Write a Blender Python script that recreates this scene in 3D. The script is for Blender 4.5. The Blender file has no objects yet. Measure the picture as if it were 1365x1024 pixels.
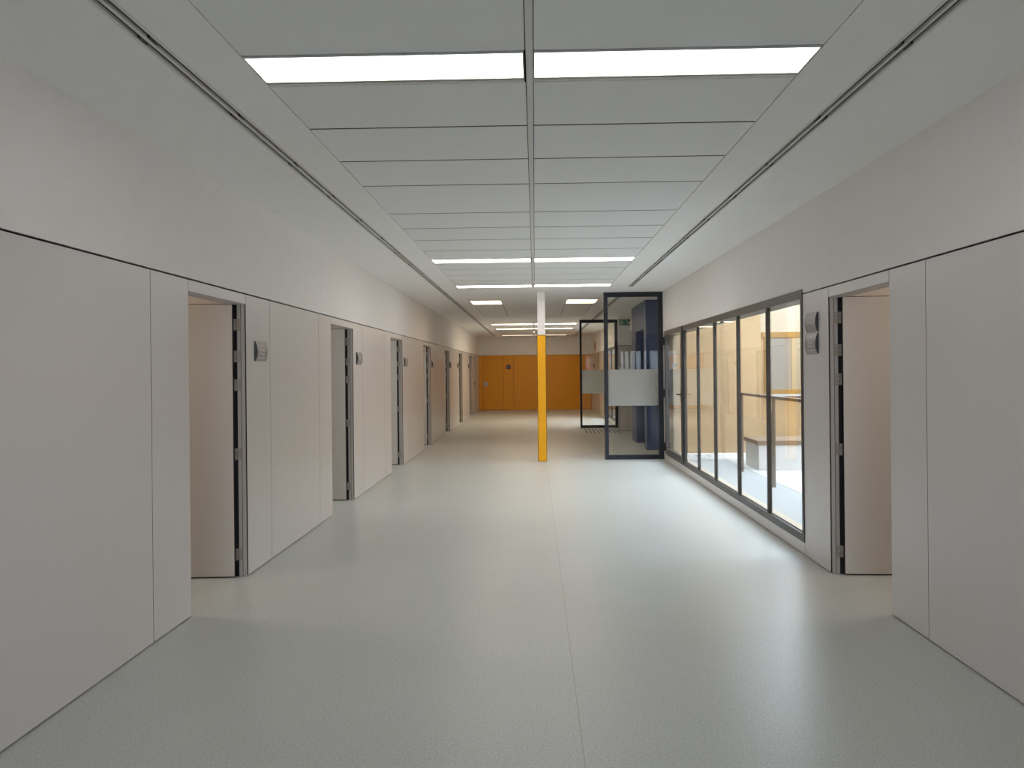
import bpy, bmesh, math, random
from mathutils import Matrix, Vector

random.seed(7)
C = bpy.context.scene.collection
PI = math.pi

# ---------------------------------------------------------------- dimensions
XL, XR = -2.28, 2.285          # faces of the left and right corridor walls
DAT = 2.235                    # top of the panel cladding
CEIL = 2.98
Y0, YB = -5.0, 29.93           # wall behind the camera, yellow end wall

# ---------------------------------------------------------------- materials
MATS = {}


def mat(name, col, rough=0.5, spec=0.5, metal=0.0, scale=60.0, amt=0.03, bump=0.0, bscale=None, coat=0.0):
    if name in MATS:
        return MATS[name]
    m = bpy.data.materials.new(name)
    m.use_nodes = True
    nt = m.node_tree
    p = nt.nodes['Principled BSDF']
    p.inputs['Roughness'].default_value = rough
    p.inputs['Specular IOR Level'].default_value = spec
    p.inputs['Metallic'].default_value = metal
    p.inputs['Coat Weight'].default_value = coat
    tc = nt.nodes.new('ShaderNodeTexCoord')
    n = nt.nodes.new('ShaderNodeTexNoise')
    n.inputs['Scale'].default_value = scale
    n.inputs['Detail'].default_value = 3
    nt.links.new(tc.outputs['Object'], n.inputs['Vector'])
    r = nt.nodes.new('ShaderNodeValToRGB')
    r.color_ramp.elements[0].position = 0.3
    r.color_ramp.elements[1].position = 0.7
    r.color_ramp.elements[0].color = tuple(max(0, c * (1 - amt)) for c in col) + (1,)
    r.color_ramp.elements[1].color = tuple(min(1, c * (1 + amt)) for c in col) + (1,)
    nt.links.new(n.outputs['Fac'], r.inputs['Fac'])
    nt.links.new(r.outputs['Color'], p.inputs['Base Color'])
    if bump > 0:
        n2 = nt.nodes.new('ShaderNodeTexNoise')
        n2.inputs['Scale'].default_value = bscale or scale * 3
        nt.links.new(tc.outputs['Object'], n2.inputs['Vector'])
        b = nt.nodes.new('ShaderNodeBump')
        b.inputs['Strength'].default_value = bump
        b.inputs['Distance'].default_value = 0.002
        nt.links.new(n2.outputs['Fac'], b.inputs['Height'])
        nt.links.new(b.outputs['Normal'], p.inputs['Normal'])
    MATS[name] = m
    return m


def emit_mat(name, col, strength):
    m = bpy.data.materials.new(name)
    m.use_nodes = True
    nt = m.node_tree
    p = nt.nodes['Principled BSDF']
    p.inputs['Base Color'].default_value = (.8, .8, .8, 1)
    p.inputs['Emission Color'].default_value = col + (1,)
    p.inputs['Emission Strength'].default_value = strength
    return m


def glass_mat(name, tint=(1, 1, 1), face=.045):
    m = bpy.data.materials.new(name)
    m.use_nodes = True
    nt = m.node_tree
    nt.nodes.clear()
    out = nt.nodes.new('ShaderNodeOutputMaterial')
    mix = nt.nodes.new('ShaderNodeMixShader')
    tr = nt.nodes.new('ShaderNodeBsdfTransparent')
    tr.inputs['Color'].default_value = tint + (1,)
    gl = nt.nodes.new('ShaderNodeBsdfGlossy')
    gl.inputs['Roughness'].default_value = 0.0
    lw = nt.nodes.new('ShaderNodeLayerWeight')
    lw.inputs['Blend'].default_value = 0.5
    pw = nt.nodes.new('ShaderNodeMath'); pw.operation = 'POWER'
    pw.inputs[1].default_value = 5.0
    ma = nt.nodes.new('ShaderNodeMath'); ma.operation = 'MULTIPLY_ADD'
    ma.inputs[1].default_value = 0.95
    ma.inputs[2].default_value = face
    nt.links.new(lw.outputs['Facing'], pw.inputs[0])
    nt.links.new(pw.outputs[0], ma.inputs[0])
    nt.links.new(ma.outputs[0], mix.inputs['Fac'])
    nt.links.new(tr.outputs[0], mix.inputs[1])
    nt.links.new(gl.outputs[0], mix.inputs[2])
    nt.links.new(mix.outputs[0], out.inputs['Surface'])
    return m


def floor_mat():
    m = bpy.data.materials.new('speckled_vinyl')
    m.use_nodes = True
    nt = m.node_tree
    L = nt.links.new
    p = nt.nodes['Principled BSDF']
    p.inputs['Roughness'].default_value = 0.33
    p.inputs['Specular IOR Level'].default_value = 0.45
    tc = nt.nodes.new('ShaderNodeTexCoord')
    n = nt.nodes.new('ShaderNodeTexNoise')
    n.inputs['Scale'].default_value = 95
    n.inputs['Detail'].default_value = 4
    L(tc.outputs['Object'], n.inputs['Vector'])
    r = nt.nodes.new('ShaderNodeValToRGB')
    cr = r.color_ramp
    cr.elements[0].position = 0.32; cr.elements[0].color = (.46, .473, .442, 1)
    cr.elements[1].position = 0.68; cr.elements[1].color = (.62, .632, .598, 1)
    L(n.outputs['Fac'], r.inputs['Fac'])
    n3 = nt.nodes.new('ShaderNodeTexNoise')
    n3.inputs['Scale'].default_value = 1.1
    n3.inputs['Detail'].default_value = 4
    L(tc.outputs['Object'], n3.inputs['Vector'])
    r3 = nt.nodes.new('ShaderNodeMapRange')
    r3.inputs['To Min'].default_value = 0.94
    r3.inputs['To Max'].default_value = 1.05
    L(n3.outputs['Fac'], r3.inputs['Value'])
    mul = nt.nodes.new('ShaderNodeVectorMath'); mul.operation = 'SCALE'
    L(r.outputs['Color'], mul.inputs[0]); L(r3.outputs[0], mul.inputs['Scale'])
    # the weld seam between the two strips of vinyl
    sx = nt.nodes.new('ShaderNodeSeparateXYZ')
    L(tc.outputs['Object'], sx.inputs[0])
    a = nt.nodes.new('ShaderNodeMath'); a.operation = 'SUBTRACT'; a.inputs[1].default_value = 0.187
    L(sx.outputs['X'], a.inputs[0])
    b = nt.nodes.new('ShaderNodeMath'); b.operation = 'ABSOLUTE'; L(a.outputs[0], b.inputs[0])
    c = nt.nodes.new('ShaderNodeMath'); c.operation = 'LESS_THAN'; c.inputs[1].default_value = 0.0022
    L(b.outputs[0], c.inputs[0])
    mx = nt.nodes.new('ShaderNodeMix'); mx.data_type = 'RGBA'
    L(c.outputs[0], mx.inputs['Factor'])
    L(mul.outputs[0], mx.inputs['A'])
    mx.inputs['B'].default_value = (.38, .39, .37, 1)
    L(mx.outputs['Result'], p.inputs['Base Color'])
    n2 = nt.nodes.new('ShaderNodeTexNoise'); n2.inputs['Scale'].default_value = 130
    L(tc.outputs['Object'], n2.inputs['Vector'])
    bp = nt.nodes.new('ShaderNodeBump'); bp.inputs['Strength'].default_value = 0.12
    bp.inputs['Distance'].default_value = 0.001
    L(n2.outputs['Fac'], bp.inputs['Height']); L(bp.outputs['Normal'], p.inputs['Normal'])
    return m


PLASTER = mat('white_plaster', (.83, .79, .765), .85, .25, scale=8, amt=.012, bump=.15, bscale=350)
CEILING = mat('ceiling_plaster', (.88, .865, .85), .85, .2, scale=6, amt=.01, bump=.1, bscale=350)
TILE = mat('ceiling_metal_tile', (.84, .84, .83), .6, .3, scale=300, amt=.02)
TILEDK = mat('tile_edge', (.10, .085, .078), .8, .2)
LAMINATE = mat('grey_laminate', (.665, .625, .61), .28, .45, scale=220, amt=.02)
BEIGE = mat('beige_laminate', (.56, .50, .44), .32, .4, scale=220, amt=.02)
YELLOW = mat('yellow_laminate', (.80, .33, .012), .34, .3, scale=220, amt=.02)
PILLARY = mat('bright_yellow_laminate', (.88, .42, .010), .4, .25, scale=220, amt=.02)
CORE = mat('phenolic_core', (.045, .028, .024), .7, .2)
GROOVE = mat('dark_joint', (.03, .027, .027), .8, .2)
LEAFM = mat('door_leaf_laminate', (.64, .59, .545), .45, .4, scale=220, amt=.02)
STEEL = mat('grey_lacquered_steel', (.52, .485, .46), .5, .4, scale=120, amt=.02)
HINGE = mat('hinge_nickel', (.40, .355, .31), .42, .5, .6, scale=90, amt=.06)
GASKET = mat('black_rubber', (.012, .013, .016), .55, .4)
ANTHRA = mat('anthracite_aluminium', (.020, .024, .032), .5, .3, scale=150, amt=.05)
WINFR = mat('window_frame_bronze', (.045, .041, .040), .38, .5, scale=150, amt=.05)
BLACK = mat('black_fittings', (.012, .012, .014), .4, .5)
GLASS = glass_mat('clear_glass', (.985, .995, .99))
GLASSAR = glass_mat('screen_glass', (.985, .995, .99), .024)
FROST = bpy.data.materials.new('frosted_film')
FROST.use_nodes = True
_n = FROST.node_tree
_n.nodes.clear()
_o = _n.nodes.new('ShaderNodeOutputMaterial'); _a = _n.nodes.new('ShaderNodeAddShader')
_d = _n.nodes.new('ShaderNodeBsdfDiffuse'); _d.inputs['Color'].default_value = (.22, .22, .212, 1)
_t = _n.nodes.new('ShaderNodeBsdfTranslucent'); _t.inputs['Color'].default_value = (.40, .40, .385, 1)
_n.links.new(_d.outputs[0], _a.inputs[0]); _n.links.new(_t.outputs[0], _a.inputs[1]); _n.links.new(_a.outputs[0], _o.inputs['Surface'])
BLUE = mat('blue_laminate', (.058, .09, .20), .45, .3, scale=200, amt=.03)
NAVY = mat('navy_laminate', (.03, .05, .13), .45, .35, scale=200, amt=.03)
ALU = mat('white_lacquered_aluminium', (.70, .69, .67), .45, .4)
SLOT = mat('black_slot', (.025, .025, .028), .6, .3)
SILVER = mat('brushed_silver', (.36, .325, .32), .42, .4, .3, scale=140, amt=.04)
SILVERDK = mat('dark_grey_endcap', (.07, .07, .075), .5, .4)
WHITEINK = mat('white_lettering', (.82, .80, .78), .6, .2)
CREAM = mat('cream_render', (.42, .288, .158), .9, .2, scale=3, amt=.04, bump=.3, bscale=120)
CREAMPALE = mat('pale_cream_render', (.44, .37, .275), .9, .2, scale=3, amt=.03, bump=.3, bscale=120)
LINTEL = mat('grey_lintel_render', (.20, .205, .195), .9, .2)
PAVING = mat('pale_paving', (.27, .285, .29), .8, .3, scale=20, amt=.05, bump=.3)
WHITEPAV = mat('white_paving', (.44, .44, .44), .8, .3, scale=20, amt=.03, bump=.3)
PEBBLE = mat('white_pebbles', (.62, .60, .57), .8, .3, scale=9, amt=.18)
RAILM = mat('grey_brown_rail', (.12, .092, .068), .5, .3)
CAPM = mat('brown_stone_cap', (.18, .125, .08), .7, .3, scale=12, amt=.08)
BENCHGREY = mat('grey_render', (.52, .515, .50), .9, .2, scale=5, amt=.05)
BROWNFR = mat('ochre_frame', (.28, .155, .04), .5, .4)
BLIND = mat('grey_blind', (.24, .22, .19), .7, .3, scale=30, amt=.03)
ROOMW = mat('room_paint', (.66, .60, .53), .85, .2)
TACT = mat('dark_tactile', (.05, .035, .03), .6, .3)
GREEN = mat('sign_green', (.012, .16, .075), .45, .4)
RED = mat('sign_red', (.42, .05, .03), .5, .4)
ROOFM = mat('roof_felt', (.25, .25, .25), .9, .2)

# ---------------------------------------------------------------- mesh helpers


class MB:
    """collects boxes, tubes and prisms for ONE mesh"""

    def __init__(self):
        self.bm = bmesh.new()
        self.mats = []

    def _mi(self, m):
        if m not in self.mats:
            self.mats.append(m)
        return self.mats.index(m)

    def box(self, x0, x1, y0, y1, z0, z1, m, bevel=0.0):
        x0, x1 = sorted((x0, x1)); y0, y1 = sorted((y0, y1)); z0, z1 = sorted((z0, z1))
        mi = self._mi(m)
        vs = [self.bm.verts.new(v) for v in ((x0, y0, z0), (x1, y0, z0), (x1, y1, z0), (x0, y1, z0),
                                              (x0, y0, z1), (x1, y0, z1), (x1, y1, z1), (x0, y1, z1))]
        fs = []
        for q in ((3, 2, 1, 0), (4, 5, 6, 7), (0, 1, 5, 4), (1, 2, 6, 5), (2, 3, 7, 6), (3, 0, 4, 7)):
            f = self.bm.faces.new([vs[i] for i in q]); f.material_index = mi; fs.append(f)
        if bevel > 0:
            es = list({e for f in fs for e in f.edges})
            r = bmesh.ops.bevel(self.bm, geom=es, offset=bevel, segments=2, affect='EDGES', profile=.5, material=mi)
            for f in r['faces']:
                f.material_index = mi
        return self

    def tube(self, a, b, r, m, n=14, r2=None):
        mi = self._mi(m)
        a = Vector(a); b = Vector(b)
        d = b - a
        q = d.to_track_quat('Z', 'Y').to_matrix().to_4x4()
        M = Matrix.Translation((a + b) / 2) @ q
        res = bmesh.ops.create_cone(self.bm, cap_ends=True, segments=n, radius1=r, radius2=r if r2 is None else r2, depth=d.length, matrix=M)
        for f in {f for v in res['verts'] for f in v.link_faces}:
            f.material_index = mi
            f.smooth = len(f.verts) == 4
        return self

    def poly(self, pts, m):
        f = self.bm.faces.new([self.bm.verts.new(p) for p in pts]); f.material_index = self._mi(m)
        return self

    def prism(self, pts, off, m):
        """outline pts (3-D) swept along the vector off"""
        mi = self._mi(m)
        o = Vector(off)
        a = [self.bm.verts.new(p) for p in pts]
        b = [self.bm.verts.new(Vector(p) + o) for p in pts]
        n = len(pts)
        fs = [self.bm.faces.new(a[::-1]), self.bm.faces.new(b)]
        for i in range(n):
            fs.append(self.bm.faces.new((a[i], a[(i + 1) % n], b[(i + 1) % n], b[i])))
        for f in fs:
            f.material_index = mi
        bmesh.ops.recalc_face_normals(self.bm, faces=fs)
        return self

    def build(self, name, parent=None):
        me = bpy.data.meshes.new(name)
        self.bm.to_mesh(me); self.bm.free()
        for m in self.mats:
            me.materials.append(m)
        o = bpy.data.objects.new(name, me)
        C.objects.link(o)
        if parent is not None:
            o.parent = parent
            o.matrix_parent_inverse = parent_world(parent).inverted()
        return o


def parent_world(o):
    M = o.matrix_basis.copy()
    while o.parent is not None:
        M = o.parent.matrix_basis @ o.matrix_parent_inverse @ M
        o = o.parent
    return M


def tag(o, label=None, cat=None, group=None, kind=None):
    if label: o['label'] = label
    if cat: o['category'] = cat
    if group: o['group'] = group
    if kind: o['kind'] = kind
    return o


def empty(name, loc=(0, 0, 0), label=None, cat=None, group=None, kind=None):
    o = bpy.data.objects.new(name, None)
    o.location = loc
    o.empty_display_size = .1
    C.objects.link(o)
    return tag(o, label, cat, group, kind)


def struct(o):
    o['kind'] = 'structure'
    return o


def copy_tree(o, parent=None):
    c = o.copy(); C.objects.link(c)
    if parent is not None:
        c.parent = parent
    for ch in list(o.children):
        copy_tree(ch, c)
    return c


# ---------------------------------------------------------------- floor, roof, ceiling
fl = MB()
FM = floor_mat()
fl.box(-5.6, 2.40, Y0 - .1, YB + .1, -.08, 0, FM)
fl.box(2.40, 5.4, 3.8, 6.3, -.08, 0, FM)
fl.box(2.40, 3.99, 13.34, 19.5, -.08, 0, FM)
struct(fl.build('floor'))

GX0, GX1 = -1.268, 1.254       # sides of the tiled field
holes = [(-1.6, 12.155), (21.2, 29.05)]
ce = MB()
T = CEIL + .10
for x0, x1 in ((-2.42, -1.632), (-1.535, GX0), (1.645, 2.42), (GX1, 1.555)):
    ce.box(x0, x1, Y0 - .1, YB + .1, CEIL, T, CEILING)
# the strips that hold the air diffusers are closed where no diffuser runs
ce.box(-1.632, -1.535, Y0 - .1, -1.0, CEIL, T, CEILING)
ce.box(-1.632, -1.535, 29.5, YB + .1, CEIL, T, CEILING)
ce.box(1.555, 1.645, Y0 - .1, -1.0, CEIL, T, CEILING)
ce.box(1.555, 1.645, 12.28, 13.45, CEIL, T, CEILING)
ce.box(1.555, 1.645, 29.5, YB + .1, CEIL, T, CEILING)
# the middle field between the tiled fields
ce.box(GX0, GX1, Y0 - .1, -1.6, CEIL, T, CEILING)
ce.box(GX0, GX1, 12.155, 14.0, CEIL, T, CEILING)
ce.box(-.655, .645, 14.0, 19.0, CEIL, T, CEILING)
ce.box(GX0, GX1, 19.0, 21.2, CEIL, T, CEILING)
ce.box(GX0, GX1, 29.05, YB + .1, CEIL, T, CEILING)
ce.box(2.42, 3.99, 13.34, 19.5, CEIL, T, CEILING)
CEO = struct(ce.build('ceiling'))
vo = MB().box(-2.42, 2.42, Y0 - .1, YB + .1, T + .12, T + .20, GROOVE)
vo.box(2.42, 3.995, 13.32, 19.5, T + .001, T + .2, GROOVE)
vo.box(-2.42, -2.40, Y0 - .1, YB + .1, T - .02, T + .14, GROOVE)
vo.box(2.40, 2.42, Y0 - .1, YB + .1, T - .02, T + .14, GROOVE)
vo.build('ceiling_void', CEO)

# tiles: long metal planks with a dark joint between them
tl = MB()
zt = CEIL + .004


def tiles(ys, x0, x1, gap=.02, side=.003):
    for a, b in zip(ys[:-1], ys[1:]):
        tl.box(x0 + side, x1 - side, a + gap / 2, b - gap / 2, zt, zt + .0015, TILE)
        tl.box(x0 + side, x1 - side, a + gap / 2, b - gap / 2, zt + .0015, zt + .03, TILEDK)


MX0, MX1 = -.027, .006          # the bar down the middle
for xa, xb in ((GX0, MX0), (MX1, GX1)):
    tiles([-1.6, -1.0, -.35, .3, .95, 1.6, 2.25], xa, xb)
    tiles([2.25, 3.185], xa, xb)
    tiles([3.52, 4.153, 4.805, 5.45, 6.42, 7.09, 7.74, 8.416, 9.055], xa, xb)
    tiles([9.345, 9.98, 10.62, 11.25, 11.855], xa, xb)
    tiles([21.2, 21.75], xa, xb)
    tiles([22.06, 22.75, 23.45, 24.1], xa, xb)
    tiles([24.42, 25.1, 25.8, 26.5, 27.2, 27.9, 28.55], xa, xb)
    tiles([28.87, 29.05], xa, xb)
tl.box(MX0 + .001, MX1 - .001, -1.6, 12.155, zt - .002, zt + .03, ALU)
tl.box(MX0 + .001, MX1 - .001, 21.2, 29.05, zt - .002, zt + .03, ALU)
for xa, xb in ((GX0, -.655), (.645, GX1)):
    tiles([14.0, 14.45], xa, xb, .02, .010)
    tiles([15.21, 19.0], xa, xb, .024, .010)
tl.build('ceiling_tiles', CEO)

# ---------------------------------------------------------------- ceiling lights
E_MAIN, E_MID, E_FAR = 5.2, 5.8, 13.5
LM = emit_mat('lamp_diffuser', (1.0, .95, .91), E_MAIN)
LMB = emit_mat('lamp_diffuser_bright', (1.0, .95, .91), 7.6)
LM2 = emit_mat('lamp_diffuser_warm', (1.0, .72, .45), E_MID)
LM3 = emit_mat('lamp_diffuser_dim', (1.0, .78, .52), E_FAR)
LM4 = emit_mat('lamp_diffuser_faint', (1.0, .85, .60), 2.0)
BRONZE = mat('bronze_trim', (.42, .36, .28), .4, .5, .3)


def light(x0, x1, y0, y1, lm, label, group, trim=.0):
    r = empty('ceiling_light', ((x0 + x1) / 2, (y0 + y1) / 2, CEIL), label, 'light', group)
    f = MB()
    w = .006
    f.box(x0, x1, y0, y0 + w, CEIL - .001, CEIL + .04, ALU)
    f.box(x0, x1, y1 - w, y1, CEIL - .001, CEIL + .04, ALU)
    f.box(x0, x0 + w, y0 + w, y1 - w, CEIL - .001, CEIL + .04, ALU)
    f.box(x1 - w, x1, y0 + w, y1 - w, CEIL - .001, CEIL + .04, ALU)
    f.box(x0, x1, y0, y1, CEIL + .04, CEIL + .06, ALU)
    if trim:
        f.box(x0, x1, y1 + .004, y1 + .016, CEIL + .001, CEIL + .03, BRONZE)
        f.box(x0, x1, y1 + .022, y1 + trim, CEIL - .001, CEIL + .03, ALU)
    f.build('frame', r)
    MB().box(x0 + w, x1 - w, y0 + w, y1 - w, CEIL + .002, CEIL + .03, lm).build('diffuser', r)
    return r


G1 = 'long ceiling lights in the near tiled ceiling'
for (a, b, tr, row) in ((3.19, 3.468, .045, 'nearest row'), (9.06, 9.34, 0, 'second row'),
                        (11.86, 12.15, 0, 'last row before the yellow pillar')):
    lm = LM if a < 5 else LMB
    light(GX0 + .004, MX0 - .008, a, b, lm, 'long ceiling light left of the centre bar, ' + row, G1, tr)
    light(MX1 + .002, GX1 - .006, a, b, lm, 'long ceiling light right of the centre bar, ' + row, G1, tr)
G2 = 'short ceiling lights past the yellow pillar'
light(GX0 + .004, -.659, 14.455, 15.205, LM2, 'short bright ceiling light past the yellow pillar, left of it', G2)
light(.649, GX1 - .004, 14.455, 15.205, LM2, 'short bright ceiling light past the yellow pillar, between it and glass screen', G2)
G3 = 'thin ceiling lights in the far tiled ceiling'
for (a, b, lm, row) in ((21.76, 22.05, LM3, 'first far row'), (24.11, 24.41, LM3, 'middle far row'),
                        (28.56, 28.86, LM4, 'dim last row')):
    light(GX0 + .004, MX0 - .008, a, b, lm, 'thin far ceiling light left of the yellow pillar, ' + row, G3)
    light(MX1 + .002, GX1 - .006, a, b, lm, 'thin far ceiling light right of the yellow pillar, ' + row, G3)

# ---------------------------------------------------------------- slot air diffusers


def diffuser(x0, x1, y0, y1, label, phase):
    """two dark slots between white lips, the black vanes set every 0.9 m"""
    r = empty('air_diffuser', ((x0 + x1) / 2, y0, CEIL), label, 'air vent', 'linear slot air diffusers in the ceiling')
    w = x1 - x0
    f = MB()
    s = .024
    lip = (w - 2 * s) / 3
    for k in range(3):
        a = x0 + k * (lip + s)
        f.box(a, a + lip, y0, y1, CEIL - .002, CEIL + .03, ALU)
    f.box(x0, x1, y0, y0 + .01, CEIL - .002, CEIL + .03, ALU)
    f.box(x0, x1, y1 - .01, y1, CEIL - .002, CEIL + .03, ALU)
    f.build('frame', r)
    for k in range(2):
        a = x0 + lip + k * (lip + s)
        MB().box(a, a + s, y0 + .01, y1 - .01, CEIL + .012, CEIL + .05, SLOTG).build('slot', r)
    y = y0 + phase
    while y < y1 - .1:
        for k in range(2):
            a = x0 + lip + k * (lip + s)
            MB().box(a, a + s, y, y + .07, CEIL + .003, CEIL + .02, BLACK).build('vane', r)
        y += .92
    return r


SLOTG = mat('slot_grey', (.045, .045, .046), .6, .3)
diffuser(-1.632, -1.535, -1.0, 29.5, 'long double-slot air diffuser in the ceiling running along the left wall', .3)
diffuser(1.555, 1.645, -1.0, 12.28, 'long double-slot air diffuser in the ceiling above the long window', .5)
diffuser(1.555, 1.645, 13.45, 29.5, 'double-slot air diffuser in the ceiling seen behind the two glass screens', .5)

# ---------------------------------------------------------------- cladding and walls
PT = .018                       # panel thickness
GAP = .006


def clad(parent, s, y0, y1, z0, z1, m):
    """one cladding panel on the left (s=-1) or the right wall (s=1)"""
    X = XL if s < 0 else XR
    p = MB().box(X, X + s * .0012, y0 + GAP / 2, y1 - GAP / 2, z0, z1, m)
    p.box(X + s * .0012, X + s * PT, y0 + GAP / 2, y1 - GAP / 2, z0, z1, CORE).build('cladding_panel', parent)


Z0, Z1 = .007, DAT - .012
HEAD = 2.147
doors_left = [(4.80, 5.76), (8.19, 9.18), (11.60, 12.625), (15.0, 16.045), (18.49, 19.56), (22.02, 23.03), (25.52, 26.68), (27.36, 28.25)]

# --- left wall
wl = MB()
wl.box(XL, XL - .12, Y0, YB + .1, DAT, CEIL + .12, PLASTER)
ys = Y0
for a, b in doors_left:
    wl.box(XL - PT - .001, XL - .12, ys, a, 0, DAT, GROOVE)
    wl.box(XL - PT - .001, XL - .12, a, b, HEAD + .02, DAT, GROOVE)
    ys = b
wl.box(XL - PT - .001, XL - .12, ys, YB + .1, 0, DAT, GROOVE)
WL = struct(wl.build('wall_left'))
joints = [Y0, -3.2, -1.9, -.5, .9, 2.3, 4.32, 4.80, None, 5.76, 6.287, 7.715, 8.19, None, 9.18, 9.693, 11.12, 11.60, None,
          12.625, 13.15, 14.5, 15.0, None, 16.045, 16.55, 18.0, 18.49, None, 19.56, 20.05, 21.5, 22.02, None, 23.03, 23.5, 25.05, 25.52, None,
          26.68, 27.36, None, 28.25, YB]
prev = None
for j in joints:
    if j is None:
        prev = None; continue
    if prev is not None:
        clad(WL, -1, prev, j, Z0, Z1, LAMINATE)
    prev = j
for a, b in doors_left:
    clad(WL, -1, a, b, HEAD, Z1, LAMINATE)

# --- doors


def door(n, s, y0, y1, name=None, swing=90.0, closed=False):
    """opening y0..y1 in the left (s=-1) or right (s=1) wall; the leaf stands open into the room at the far jamb"""
    X = XL if s < 0 else XR
    r = empty('door_%d' % n, (X, (y0 + y1) / 2, 0), kind='structure')
    f = MB()
    xa, xb = X + s * .010, X + s * .066
    # far jamb, near jamb, head
    f.box(xa, xb, y1 - .012, y1 + .03, 0, HEAD + .03, STEEL, .001)
    f.box(xa, X + s * .118, y0 - .03, y0 + .004, 0, HEAD + .03, STEEL, .001)
    f.box(xa, X + s * .118, y0, y1, HEAD - .004, HEAD + .03, STEEL)
    f.box(xa + s * .024, xa + s * .027, y1 - .014, y1 - .011, 0, HEAD, GASKET)
    f.build('frame', r)
    g = MB()
    g.box(xb, X + s * .118, y1 + .001, y1 + .03, 0, HEAD + .03, GASKET)
    g.box(xb, X + s * .10, y1 - .010, y1 + .002, 0, HEAD, GASKET)
    g.build('gasket', r)
    if closed:
        L = MB().box(X + s * .05, X + s * .09, y0 + .006, y1 - .014, .01, HEAD - .006, LEAFM, .001).build('door_leaf', r)
        h = MB()
        h.box(X + s * .05, X + s * .042, y1 - .15, y1 - .10, 1.0, 1.22, BLACK, .002)
        h.tube((X + s * .042, y1 - .125, 1.12), (X + s * .0, y1 - .125, 1.12), .011, BLACK)
        h.tube((X + s * .002, y1 - .125, 1.12), (X + s * .002, y1 - .26, 1.12), .010, BLACK)
        h.build('handle', L)
        return r
    # leaf
    w = (y1 - y0) - .03
    px, py = X + s * .088, y1 - .014          # hinge line
    lf = MB()
    lf.box(0, s * w, -.042, -.001, .012, HEAD - .006, LEAFM, .001)
    lf.box(-s * .002, 0, -.0435, .0, .012, HEAD - .006, GASKET)
    lf.box(0, s * w, -.040, -.003, .0035, .0125, GASKET)
    lf.box(0, s * w, -.040, -.003, HEAD - .007, HEAD - .001, GASKET)
    L = lf.build('door_leaf')
    L.parent = r
    a = math.radians(90.0 - swing) * s
    L.matrix_basis = Matrix.Translation(Vector((px, py, 0)) - r.location) @ Matrix.Rotation(a, 4, 'Z')
    for z in (1.985, 1.735, 1.51, .965, .175):
        h = MB()
        yk = y1 - .020
        for q in range(3):
            z_ = z - .046 + q * .031
            h.tube((X + s * .074, yk - .004, z_), (X + s * .074, yk - .004, z_ + .029), .0075, HINGE, 12)
        h.box(X + s * .036, X + s * .070, y1 - .0155, y1 - .0115, z - .046, z + .046, HINGE, .001)
        h.box(X + s * .076, X + s * .087, yk - .012, yk - .002, z - .046, z + .046, HINGE, .001)
        for dz in (-.03, 0, .03):
            h.tube((X + s * .053, y1 - .0175, z + dz), (X + s * .053, y1 - .015, z + dz), .004, STEEL, 8)
        h.build('hinge', r)
    return r


def room(n, s, y0, y1, depth=3.0):
    """the small room behind a doorway: back wall, two side walls, ceiling"""
    X = (XL if s < 0 else XR) + s * .121
    a, b, h = y0 - .45, y1 + .32, 2.75
    m = MB()
    xe = X + s * depth
    t = .05
    m.box(xe, xe + s * t, a - t, b + t, 0, h + t, ROOMW)
    m.box(X, xe, a - t, a, 0, h + t, ROOMW)
    m.box(X, xe, b, b + t, 0, h + t, ROOMW)
    m.box(X, xe, a, b, h, h + t, ROOMW)
    o = struct(m.build('wall_room_%d' % n))
    return (X + s * depth * .5, (a + b) / 2, h - .03)


def area(name, loc, sx, sy, power, col=(1, 1, 1), rot=(0, 0, 0)):
    d = bpy.data.lights.new(name, 'AREA')
    d.shape = 'RECTANGLE'; d.size = sx; d.size_y = sy
    d.energy = power; d.color = col
    o = bpy.data.objects.new(name, d)
    o.location = loc; o.rotation_euler = rot
    C.objects.link(o)
    return o


ROOM_P = [14, 12, 12, 10, 10, 10, 10]
ROOM_C = [(1, .90, .80), (.92, .97, 1), (.85, .95, 1), (.9, .95, 1), (1, .9, .8), (1, .9, .8), (1, .9, .8)]
for i, (a, b) in enumerate(doors_left):
    last = i == len(doors_left) - 1
    door(i + 1, -1, a, b, closed=last, swing=93.5 if i == 0 else 91)
    if not last:
        loc = room(i + 1, -1, a, b)
        area('room_lamp', loc, .6, .6, ROOM_P[i], ROOM_C[i])

# --- right wall
wr = MB()
OPR = (4.785, 5.765)
WIN = (6.312, 12.86)
WT = 2.268                      # top of the window frame
W2 = (20.95, 24.4)


def rbox(y0, y1, z0, z1, m, x0=XR, x1=XR + .12):
    wr.box(x0, x1, y0, y1, z0, z1, m)


rbox(Y0, WIN[0], DAT, CEIL + .12, PLASTER)
rbox(WIN[0], WIN[1], WT, CEIL + .12, PLASTER, XR, XR + .059)
rbox(WIN[1], 13.18, DAT, CEIL + .12, PLASTER)
B = XR + PT + .001
rbox(Y0, OPR[0], 0, DAT, GROOVE, B)
rbox(OPR[0], OPR[1], HEAD + .02, DAT, GROOVE, B)
rbox(OPR[1], WIN[0], 0, DAT, GROOVE, B)
rbox(WIN[0], WIN[1], 0, .115, GROOVE, B)
rbox(WIN[1], 13.18, 0, DAT, GROOVE, B)
# outer leaf of the wall around the window
OUT = XR + .12
rbox(WIN[0] - .05, 13.3, 2.192, 3.6, LINTEL, XR + .06, OUT + .075)
rbox(WIN[1], 13.3, 0, 2.191, CREAMPALE, OUT + .001, OUT + .10)
rbox(WIN[0] - .05, WIN[0], 0, 2.191, CREAMPALE, OUT, OUT + .075)
rbox(WIN[0], WIN[1], -.05, .115, CREAMPALE, OUT, OUT + .10)
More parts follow.
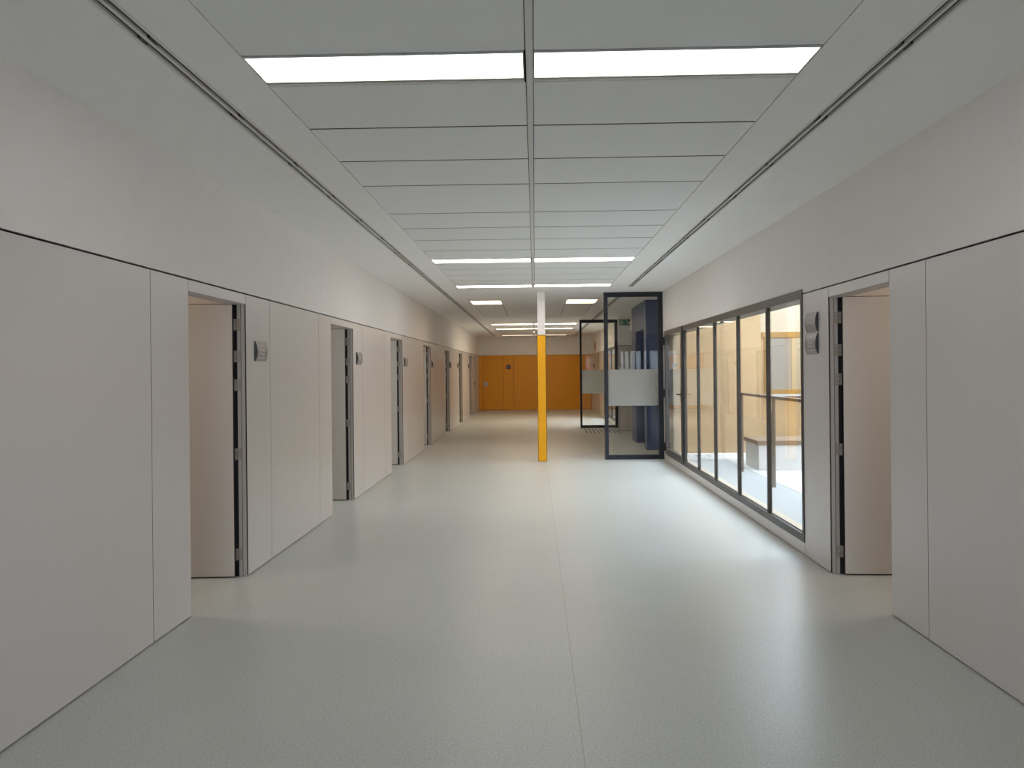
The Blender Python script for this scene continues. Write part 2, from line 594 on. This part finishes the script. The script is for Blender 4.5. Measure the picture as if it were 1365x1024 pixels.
# far stretch
rbox(19.25, W2[0], DAT, CEIL + .12, PLASTER)
rbox(W2[0], W2[1], WT, CEIL + .12, PLASTER)
rbox(W2[1], YB + .1, DAT, CEIL + .12, PLASTER)
rbox(19.25, W2[0], 0, DAT, GROOVE, B)
rbox(W2[0], W2[1], 0, .115, GROOVE, B)
rbox(W2[1], YB + .1, 0, DAT, GROOVE, B)
WR = struct(wr.build('wall_right'))
for a, b in zip([Y0, -3.2, -1.9, -.5, .9, 2.3, 4.345], [-3.2, -1.9, -.5, .9, 2.3, 4.345, OPR[0]]):
    clad(WR, 1, a, b, Z0, Z1, LAMINATE)
clad(WR, 1, OPR[0], OPR[1], HEAD, Z1, LAMINATE)
clad(WR, 1, OPR[1], WIN[0], Z0, Z1, LAMINATE)
for a, b in zip([WIN[0], 9.3, 11.3], [9.3, 11.3, WIN[1]]):
    clad(WR, 1, a, b, Z0, .105, LAMINATE)
clad(WR, 1, WIN[1], 13.18, Z0, Z1, LAMINATE)
clad(WR, 1, 19.25, W2[0], Z0, Z1, LAMINATE)
clad(WR, 1, W2[0], W2[1], Z0, .105, LAMINATE)
for a, b in zip([W2[1], 25.0, 26.62, 28.4], [25.0, 25.75, 28.4, YB]):
    clad(WR, 1, a, b, Z0, Z1, BEIGE)
clad(WR, 1, 25.75, 26.62, HEAD, Z1, BEIGE)
door(9, 1, *OPR, swing=92.5)
loc = room(9, 1, *OPR, depth=2.7)
area('room_lamp', loc, .6, .6, 14, (1, .90, .82))
d10 = empty('door_10', (XR, 26.2, 0), kind='structure')
L10 = MB().box(XR + .012, XR + .015, 25.76, 26.61, .01, HEAD - .006, BEIGE).box(XR + .015, XR + .017, 25.75, 26.62, 0, HEAD, GROOVE).build('door_leaf', d10)
h = MB()
h.box(XR + .012, XR + .004, 25.83, 25.87, 1.02, 1.2, BLACK, .002)
h.tube((XR + .005, 25.85, 1.12), (XR - .04, 25.85, 1.12), .01, BLACK)
h.tube((XR - .04, 25.85, 1.12), (XR - .04, 25.98, 1.12), .01, BLACK)
h.build('handle', L10)

# ---------------------------------------------------------------- long window with its glazed door
win = empty('window_1', (XR, WIN[0], 0), kind='structure')
fx0, fx1 = XR - .008, XR + .058
f = MB()
f.box(fx0, fx1, WIN[0], WIN[1], WT - .078, WT, WINFR, .002)
f.box(fx0, fx1, WIN[0], WIN[1], .112, .176, WINFR, .002)
f.box(fx0, fx1, WIN[0], WIN[0] + .042, .17, WT - .07, WINFR, .002)
f.box(fx0 + .012, fx1, WIN[1] - .03, WIN[1], .17, WT - .07, WINFR, .002)
f.box(XR + .022, XR + .034, WIN[0], WIN[1], .176, .188, BRONZE)
f.build('frame', win)
mull = [7.30, 8.36, 9.44, 10.41, 11.33]
for y in mull:
    MB().box(XR - .002, XR + .034, y - .022, y + .022, .17, WT - .07, WINFR, .002).build('mullion', win)
edges = [WIN[0] + .03] + mull
for a, b in zip(edges[:-1], edges[1:]):
    MB().box(XR + .014, XR + .022, a + .010, b - .010, .168, WT - .066, GLASS).build('glass_pane', win)
lf = MB()
la, lb, lz0, lz1 = 11.365, WIN[1] - .012, .135, WT - .006
x0, x1 = XR - .028, XR + .034
lf.box(x0, x1, la, la + .085, lz0, lz1, WINFR, .002)
lf.box(x0, x1, lb - .085, lb, lz0, lz1, WINFR, .002)
lf.box(x0, x1, la + .085, lb - .085, lz0, lz0 + .10, WINFR, .002)
lf.box(x0, x1, la + .085, lb - .085, lz1 - .075, lz1, WINFR, .002)
leaf = lf.build('door_leaf', win)
MB().box(XR, XR + .008, la + .075, lb - .075, lz0 + .09, lz1 - .065, GLASS).build('glass_pane', leaf)
h = MB()
h.box(x0 - .008, x0, la + .025, la + .06, 1.10, 1.28, BLACK, .003)
h.tube((x0, la + .042, 1.205), (x0 - .055, la + .042, 1.205), .011, BLACK)
h.tube((x0 - .052, la + .036, 1.205), (x0 - .052, la + .17, 1.205), .010, BLACK)
h.build('handle', leaf)
for z in (2.09, 1.18, .255):
    h = MB()
    h.tube((x0 - .012, lb + .004, z - .07), (x0 - .012, lb + .004, z + .07), .016, BLACK)
    h.box(x0 - .010, x0 + .004, lb - .05, lb + .03, z - .07, z + .07, BLACK, .002)
    h.build('hinge', leaf)

# far window
win2 = empty('window_2', (XR, W2[0], 0), kind='structure')
f = MB()
f.box(fx0, fx1, W2[0], W2[1], WT - .078, WT, WINFR, .002)
f.box(fx0, fx1, W2[0], W2[1], .112, .176, WINFR, .002)
f.box(fx0, fx1, W2[0], W2[0] + .06, .17, WT - .07, WINFR, .002)
f.box(fx0, fx1, W2[1] - .06, W2[1], .17, WT - .07, WINFR, .002)
f.build('frame', win2)
m2 = [22.1, 23.25]
for y in m2:
    MB().box(XR - .002, XR + .034, y - .022, y + .022, .17, WT - .07, WINFR, .002).build('mullion', win2)
e2 = [W2[0] + .04] + m2 + [W2[1] - .04]
for a, b in zip(e2[:-1], e2[1:]):
    MB().box(XR + .014, XR + .022, a + .010, b - .010, .168, WT - .066, GLASS).build('glass_pane', win2)

# ---------------------------------------------------------------- end wall
wb = MB()
wb.box(-2.42, 2.42, YB, YB + .1, DAT, CEIL + .12, PLASTER)
wb.box(-2.42, 2.42, YB + PT + .001, YB + .1, 0, DAT, GROOVE)
WB = struct(wb.build('wall_back'))


def cladb(x0, x1, z0, z1, m, y=YB):
    MB().box(x0 + .004, x1 - .004, y, y + .0012, z0, z1, m).box(x0 + .004, x1 - .004, y + .0012, y + PT, z0, z1, CORE).build('cladding_panel', WB)


cladb(XL, -2.105, Z0, Z1, YELLOW)
cladb(-2.105, -1.272, 2.128, Z1, YELLOW)
cladb(-1.272, -.865, Z0, Z1, YELLOW)
cladb(-.865, .36, Z0, Z1, YELLOW)
cladb(.36, XR, Z0, Z1, YELLOW)
d11 = empty('door_11', (-1.69, YB, 0), kind='structure')
L11 = MB().box(-2.101, -1.276, YB + .002, YB + PT, .014, 2.122, YELLOW, .001).build('door_leaf', d11)
pp = MB()
pp.box(-2.095, -1.93, YB - .006, YB + .002, .975, 1.145, STEEL, .003)
pp.box(-2.07, -1.955, YB - .009, YB - .006, 1.0, 1.12, STEEL, .002)
pp.build('push_plate', L11)

# wall behind the camera
wf = MB()
ex0, ex1, ez0, ez1 = -1.5, 1.5, .7, 2.45
wf.box(-2.42, ex0, Y0 - .1, Y0, 0, CEIL + .12, PLASTER)
wf.box(ex1, 2.42, Y0 - .1, Y0, 0, CEIL + .12, PLASTER)
wf.box(ex0, ex1, Y0 - .1, Y0, ez1, CEIL + .12, PLASTER)
wf.box(ex0, ex1, Y0 - .1, Y0, 0, ez0, PLASTER)
struct(wf.build('wall_front'))
w4 = empty('added_fill_window', (0, Y0, 0), kind='structure')  # unseen window, added so daylight brightens the near walls and door leaves
f = MB()
f.box(ex0, ex1, Y0 - .07, Y0 - .01, ez0, ez0 + .06, ANTHRA, .002)
f.box(ex0, ex1, Y0 - .07, Y0 - .01, ez1 - .06, ez1, ANTHRA, .002)
f.box(ex0, ex0 + .06, Y0 - .07, Y0 - .01, ez0 + .06, ez1 - .06, ANTHRA, .002)
f.box(ex1 - .06, ex1, Y0 - .07, Y0 - .01, ez0 + .06, ez1 - .06, ANTHRA, .002)
f.build('frame', w4)
MB().box(-.03, .03, Y0 - .07, Y0 - .01, ez0 + .06, ez1 - .06, ANTHRA, .002).build('mullion', w4)
for a, b in ((ex0 + .05, -.02), (.02, ex1 - .05)):
    MB().box(a, b, Y0 - .044, Y0 - .036, ez0 + .05, ez1 - .05, GLASS).build('glass_pane', w4)
struct(MB().box(-9, 9, -16, Y0 - .1, -.1, -.02, PAVING).build('ground_terrace'))

# ---------------------------------------------------------------- blue volume, side passages
bl = MB()
bx, b0, b1, be = 2.205, 14.62, 16.75, 3.6
o0, o1, ot = 14.93, 16.09, 2.435
bl.box(bx, be, b0, o0 - .08, 0, CEIL + .05, BLUE)
bl.box(bx, be, o1 + .08, b1, 0, CEIL + .05, BLUE)
bl.box(bx, be, o0 - .08, o1 + .08, ot, CEIL + .05, BLUE)
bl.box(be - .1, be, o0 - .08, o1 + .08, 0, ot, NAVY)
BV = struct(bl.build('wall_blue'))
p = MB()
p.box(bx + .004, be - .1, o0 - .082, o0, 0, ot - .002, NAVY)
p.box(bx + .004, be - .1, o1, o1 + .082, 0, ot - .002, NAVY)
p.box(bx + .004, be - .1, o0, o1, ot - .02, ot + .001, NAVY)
p.build('opening_lining', BV)
ps = MB()
ps.box(3.9, 3.995, 13.34, 19.5, 0, CEIL + .12, PLASTER)
ps.box(2.40, 3.9, 13.312, 13.40, 0, CEIL + .12, PLASTER)
struct(ps.build('wall_passage'))
fw = MB()
fw.box(XR - .10, 3.9, 19.18, 19.24, DAT, CEIL + .12, PLASTER)
fw.box(XR - .10, 3.9, 19.18 + PT, 19.24, 0, DAT, GROOVE)
FW = struct(fw.build('wall_side'))
for a, b in ((XR - .10, 2.42), (2.42, 3.9)):
    MB().box(a + .002, b - .002, 19.18, 19.18 + PT, Z0, Z1, BEIGE, .0008).build('cladding_panel', FW)

# ---------------------------------------------------------------- pillar
pl = empty('pillar', (.118, 12.95, 0), 'slim square pillar clad bright yellow with white top, mid corridor', 'pillar')
c = MB()
px0, px1, py0, py1 = .042, .200, 12.92, 13.08
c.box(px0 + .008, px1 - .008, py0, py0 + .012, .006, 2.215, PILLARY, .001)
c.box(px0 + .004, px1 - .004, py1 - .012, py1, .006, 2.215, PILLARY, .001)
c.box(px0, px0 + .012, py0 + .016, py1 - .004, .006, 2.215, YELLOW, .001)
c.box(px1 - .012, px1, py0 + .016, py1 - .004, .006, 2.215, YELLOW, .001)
c.build('yellow_cladding', pl)
MB().box(px0 + .0005, px1 - .0005, py0 + .004, py1 - .004, 0, 2.224, CORE).build('core', pl)
tag(MB().box(px0 + .012, px1 - .012, py0 + .010, py1 - .010, 2.22, CEIL, PLASTER, .002).build('white_top', pl), 'white painted upper part')

# ---------------------------------------------------------------- glass screens


def screen(y, x0, x1, wl_, wr_, label, top=CEIL - .002):
    r = empty('glass_screen', ((x0 + x1) / 2, y, 0), label, 'glass screen', 'dark-framed glass screens across the corridor')
    f = MB()
    d = .055
    f.box(x0, x0 + wl_, y, y + d, .004, top, ANTHRA, .002)
    f.box(x1 - wr_, x1, y, y + d, .004, top, ANTHRA, .002)
    f.box(x0 + wl_, x1 - wr_, y, y + d, .004, .078, ANTHRA, .002)
    f.box(x0 + wl_, x1 - wr_, y, y + d, top - .085, top, ANTHRA, .002)
    f.build('frame', r)
    MB().box(x0 + wl_ - .01, x1 - wr_ + .01, y + .024, y + .032, .07, top - .075, GLASSAR).build('glass_pane', r)
    tag(MB().box(x0 + wl_ - .002, x1 - wr_ + .002, y + .0215, y + .0235, .955, 1.60, FROST).build('frosted_band', r), 'opaque frosted film band across the pane')
    for xp in (x0 + .05, x1 - .05):
        MB().tube((xp, y + d / 2, 0), (xp, y + d / 2, .006), .018, BLACK).build('pivot', r)
    return r


screen(13.12, 1.238, XR - .002, .068, .088, 'full-height glass screen with dark frame beside the long window, nearest one')
screen(20.24, 1.238, XR - .004, .056, .082, 'smaller-looking farther glass screen, partly behind the nearest one, dark strips before it')

# ---------------------------------------------------------------- tactile strips
for k in range(9):
    x = 1.312 + k * .1013
    o = MB().box(x, x + .028, 18.72, 19.96, 0.0, .003, TACT).build('tactile_strip')
    tag(o, 'thin dark tactile strip on the pale floor before the farther glass screen', 'floor strip', 'dark tactile strips on the floor')

# ---------------------------------------------------------------- signs


def lettering(lines, s, X, yc, zc, prof, parent, spin=1):
    """lines = [(text, size, dz)] in raised white letters that follow the curved plate"""
    for text, size, dz in lines:
        bm = bmesh.new()
        cu = bpy.data.curves.new('lettering_curve', 'FONT')
        cu.body = text; cu.size = size; cu.align_x = 'CENTER'; cu.align_y = 'CENTER'
        tmp = bpy.data.objects.new('lettering_tmp', cu)
        C.objects.link(tmp)
        dg = bpy.context.evaluated_depsgraph_get(); dg.update()
        me = bpy.data.meshes.new_from_object(tmp.evaluated_get(dg))
        for v in me.vertices:
            u, w = v.co.x, v.co.y + dz
            v.co = (X - s * (prof(w) + .0006), yc - s * u, zc + w)
        bm.from_mesh(me)
        bpy.data.objects.remove(tmp); bpy.data.curves.remove(cu); bpy.data.meshes.remove(me)
        me = bpy.data.meshes.new('lettering')
        bm.to_mesh(me); bm.free()
        me.materials.append(WHITEINK)
        o = bpy.data.objects.new('lettering', me)
        C.objects.link(o)
        o.parent = parent
        o.matrix_parent_inverse = parent_world(parent).inverted()


def door_sign(s, y0, y1, z0, z1, label, lines=None):
    X = XL if s < 0 else XR
    yc, zc = (y0 + y1) / 2, (z0 + z1) / 2
    hh = (z1 - z0) / 2
    base, bulge = .008, .018

    def prof(w):
        t = max(-1, min(1, w / hh))
        return base + bulge * (1 - t * t)
    r = empty('door_sign', (X, yc, zc), label, 'sign', 'curved grey room signs on the walls')
    n = 14
    out = [(prof(-hh + 2 * hh * k / n), zc - hh + 2 * hh * k / n) for k in range(n + 1)]
    pts = [(X - s * p_, y0 + .006, z) for p_, z in out] + [(X, y0 + .006, zc + hh), (X, y0 + .006, zc - hh)]
    MB().prism(pts, (0, (y1 - y0) - .012, 0), SILVER).build('plate', r)
    for ya in (y0, y1 - .006):
        pts = [(X - s * (p_ + .001), ya, z) for p_, z in out] + [(X, ya, zc + hh), (X, ya, zc - hh)]
        MB().prism(pts, (0, .006, 0), SILVERDK).build('end_cap', r)
    if lines:
        lettering(lines, s, X, yc, zc, prof, r)
    return r


INF = [('15', .030, .052), ('Infermera', .030, .010), ('Familiar i', .030, -.020), ('Comunitària', .030, -.052)]
door_sign(-1, 5.93, 6.155, 1.70, 1.862, 'curved grey room sign beside the nearest open doorway on the left wall', INF)
door_sign(-1, 9.33, 9.57, 1.70, 1.858, 'curved grey room sign beside the second open doorway on the left wall', INF)
door_sign(-1, 12.77, 13.03, 1.69, 1.848, 'curved grey room sign beside the third open doorway on the left wall', INF)
door_sign(-1, 16.2, 16.46, 1.69, 1.85, 'curved grey room sign beside the fourth open doorway on the left wall')
door_sign(-1, 19.64, 19.88, 1.69, 1.85, 'curved grey room sign just past the fifth doorway on the left wall')
door_sign(-1, 21.6, 21.84, 1.69, 1.85, 'curved grey room sign just before the sixth doorway on the left wall')
door_sign(-1, 25.15, 25.39, 1.69, 1.85, 'curved grey room sign just before the last open doorway, left wall far end')
door_sign(1, 5.965, 6.195, 1.893, 2.050, 'upper of two curved grey signs between the long window and right doorway', [("Sala d'espera", .030, -.005)])
door_sign(1, 5.965, 6.195, 1.712, 1.880, 'lower of two curved grey signs between the long window and right doorway',
          [('1', .030, .052), ('Medicina', .030, .010), ('Familiar i', .030, -.020), ('Comunitària', .030, -.052)])

s = empty('wall_sign', (-1.07, YB, 1.755), 'small dark square sign on the yellow end wall beside its door', 'sign')
MB().box(-1.155, -.985, YB - .012, YB, 1.67, 1.84, mat('dark_plum', (.035, .018, .03), .4, .5), .003).build('plate', s)
MB().box(-1.125, -1.015, YB - .0135, YB - .012, 1.735, 1.785, mat('sign_mauve', (.22, .18, .24), .5, .4)).build('symbol', s)

s = empty('exit_sign', (2.36, 19.18, 2.83), 'green emergency exit sign with running figure and arrow near the ceiling', 'sign')
MB().box(2.205, 2.52, 19.155, 19.18, 2.752, 2.902, GREEN, .003).build('plate', s)
y = 19.1535
g = MB()


def q(pts):
    g.prism([(x, y + .002, z) for x, z in pts], (0, -.002, 0), WHITEINK)


# doorway, running figure, arrow pointing down to the right
q([(2.225, 2.765), (2.232, 2.765), (2.232, 2.882), (2.225, 2.882)])
q([(2.232, 2.875), (2.300, 2.875), (2.300, 2.882), (2.232, 2.882)])
q([(2.300, 2.765), (2.307, 2.765), (2.307, 2.882), (2.300, 2.882)])
q([(2.262 + .010 * math.cos(t * PI / 4), 2.857 + .010 * math.sin(t * PI / 4)) for t in range(8)])
q([(2.252, 2.845), (2.274, 2.845), (2.270, 2.812), (2.252, 2.812)])
q([(2.252, 2.814), (2.264, 2.814), (2.246, 2.770), (2.238, 2.770)])
q([(2.260, 2.814), (2.272, 2.814), (2.290, 2.790), (2.282, 2.782)])
q([(2.272, 2.844), (2.293, 2.826), (2.288, 2.820), (2.268, 2.836)])
q([(2.252, 2.844), (2.238, 2.822), (2.243, 2.818), (2.256, 2.836)])
q([(2.382, 2.876), (2.396, 2.888), (2.466, 2.812), (2.452, 2.800)])
q([(2.482, 2.782), (2.482, 2.850), (2.462, 2.832), (2.430, 2.798), (2.412, 2.782)])
g.build('symbol', s)

s = empty('wall_lamp', (bx, 16.55, 2.6), 'small white emergency light high on the blue wall behind glass', 'light')
MB().box(bx - .04, bx, 16.45, 16.66, 2.60, 2.74, STEEL, .006).build('housing', s)
MB().box(bx - .05, bx - .012, 16.46, 16.65, 2.48, 2.60, ALU, .008).build('lens', s)

o = MB().box(XR - .012, XR, 27.7, 28.0, 2.32, 2.66, RED, .002).build('fire_sign')
tag(o, 'small red fire sign on the upper right wall behind the farther screen', 'sign')
o = MB().box(XR - .02, XR, 28.2, 28.36, 1.69, 1.84, SILVERDK, .003).build('door_sign')
tag(o, 'dark square room sign on the beige right wall seen through the farther screen', 'sign')

# ---------------------------------------------------------------- patio outside the long window
pg = MB()
pg.box(XR + .12, 3.37, 6.3, 13.3, -.08, -.005, PAVING)
pg.box(4.055, 7.6, 13.3, 15.6, -.08, -.005, PAVING)
struct(pg.build('ground'))
struct(MB().box(3.37, 7.6, 6.3, 13.3, -.08, 0.0, WHITEPAV).build('ground_white'))
pw = MB()
pw.box(2.51, 4.0, 13.29, 13.309, -.05, 3.6, CREAM)          # end wall of the patio
pw.box(4.001, 4.055, 13.29, 15.499, -.05, 3.6, CREAM)
PW = struct(pw.build('wall_patio'))
rw = MB()
rw.box(4.0, 7.6, 15.5, 15.6, 2.35, 3.6, CREAMPALE)
rw.box(4.0, 7.6, 15.5, 15.6, -.05, 2.35, CREAM)
rw.box(7.5, 7.6, 6.3, 15.5, -.05, 3.6, CREAM)
rw.box(2.40, 7.6, 6.255, 6.36, -.05, 3.6, CREAM)
struct(rw.build('wall_courtyard'))
w3 = empty('window_3', (5.3, 15.5, 1.0), kind='structure')
f = MB()
f.box(4.75, 7.2, 15.46, 15.5, 2.235, 2.35, BROWNFR, .003)
f.box(4.80, 7.2, 15.46, 15.5, 1.055, 1.15, BROWNFR, .003)
f.box(4.80, 4.88, 15.46, 15.5, 1.15, 2.235, BROWNFR, .003)
f.build('frame', w3)
b_ = MB()
b_.box(4.88, 5.36, 15.48, 15.5, 1.15, 2.235, BLIND)
b_.build('blind', w3)
MB().box(5.365, 7.1, 15.475, 15.5, 1.15, 2.235, mat('beige_blind', (.36, .285, .18), .7, .3)).build('shutter', w3)
MB().box(4.78, 7.2, 15.40, 15.5, 1.01, 1.055, WHITEPAV, .003).build('sill', w3)

gv = MB()
for k in range(520):
    x = random.uniform(2.55, 3.98); t = random.random()
    y = 13.29 - .22 * t
    z = .085 * (1 - t) * random.uniform(.3, 1.0)
    r_ = random.uniform(.010, .024)
    res = bmesh.ops.create_icosphere(gv.bm, subdivisions=1, radius=r_,
                                     matrix=Matrix.Translation((x, y, z)) @ Matrix.Diagonal((1.2, 1.0, .8, 1)))
gv._mi(PEBBLE)
gv.prism([(2.55, 13.29, -.005), (2.55, 13.06, -.005), (2.55, 13.29, .085)], (1.44, 0, 0), PEBBLE)
tag(gv.build('gravel'), 'bank of white pebbles along the foot of the cream patio wall', 'gravel', kind='stuff')

bn = empty('bench', (4.6, 11.95, 0), 'white rendered patio bench with brown stone top behind the guard rail', 'bench')
MB().box(3.50, 7.2, 11.62, 12.34, 0, .395, BENCHGREY, .004).build('base', bn)
MB().box(3.478, 7.25, 11.60, 12.36, .395, .462, CAPM, .004).build('top', bn)

rl = empty('guard_rail', (3.21, 9.6, 0), 'grey-brown metal guard rail standing on the patio outside the window', 'railing')
MB().box(3.18, 3.235, 6.9, 11.62, 1.185, 1.225, RAILM, .004).build('rail', rl)
for y in (11.5, 9.98, 8.45, 6.95):
    p = MB()
    p.box(3.195, 3.225, y - .025, y + .025, -.005, 1.186, RAILM, .002)
    p.box(3.172, 3.192, y - .02, y + .02, -.005, 1.02, RAILM, .002)
    p.box(3.172, 3.225, y - .02, y + .02, .30, .33, RAILM, .002)
    p.build('post', rl)

# light well outside the far window
p2 = MB()
p2.box(2.405, 6.0, 20.4, 20.5, 0, 3.6, CREAMPALE)
p2.box(2.405, 6.0, 25.0, 25.1, 0, 3.6, CREAMPALE)
p2.box(6.0, 6.1, 20.4, 25.1, 0, 3.6, CREAMPALE)
struct(p2.build('wall_lightwell'))
struct(MB().box(2.405, 6.0, 20.5, 25.0, -.08, -.005, WHITEPAV).build('ground_lightwell'))

# ---------------------------------------------------------------- daylight, camera, view
w = bpy.data.worlds.new('sky')
bpy.context.scene.world = w
w.use_nodes = True
nt = w.node_tree
bg = nt.nodes['Background']
bg.inputs['Color'].default_value = (.75, .865, 1.0, 1)
bg.inputs['Strength'].default_value = 8.0

F = 980.0; YAW = .0222; ROLL = .0102; CX, CY = 691.2, 494.2
cam = bpy.data.cameras.new('camera')
co = bpy.data.objects.new('camera', cam)
C.objects.link(co)
cr, sr = math.cos(ROLL), math.sin(ROLL)
Xt = Vector((math.cos(YAW), math.sin(YAW), 0)); Fw = Vector((-math.sin(YAW), math.cos(YAW), 0)); Zv = Vector((0, 0, 1))
xc = Xt * cr - Zv * sr
yc = Zv * cr + Xt * sr
M = Matrix((xc, yc, -Fw)).transposed().to_4x4()
M.translation = (0, 0, 1.6)
co.matrix_world = M
cam.sensor_fit = 'HORIZONTAL'
cam.sensor_width = 36
cam.lens = F / 1365 * 36
cam.shift_x = (682.5 - CX) / 1365
cam.shift_y = (CY - 512) / 1365
cam.clip_start = .05
bpy.context.scene.camera = co

sc = bpy.context.scene
sc.view_settings.view_transform = 'Standard'
sc.view_settings.look = 'None'
sc.view_settings.gamma = 1.0
sc.view_settings.use_curve_mapping = False
sc.view_settings.exposure = 0.3
sc.cycles.use_denoising = True
sc.cycles.max_bounces = 14
sc.cycles.diffuse_bounces = 8
sc.cycles.glossy_bounces = 6
sc.cycles.transparent_max_bounces = 24
sc.cycles.sample_clamp_indirect = 6.0
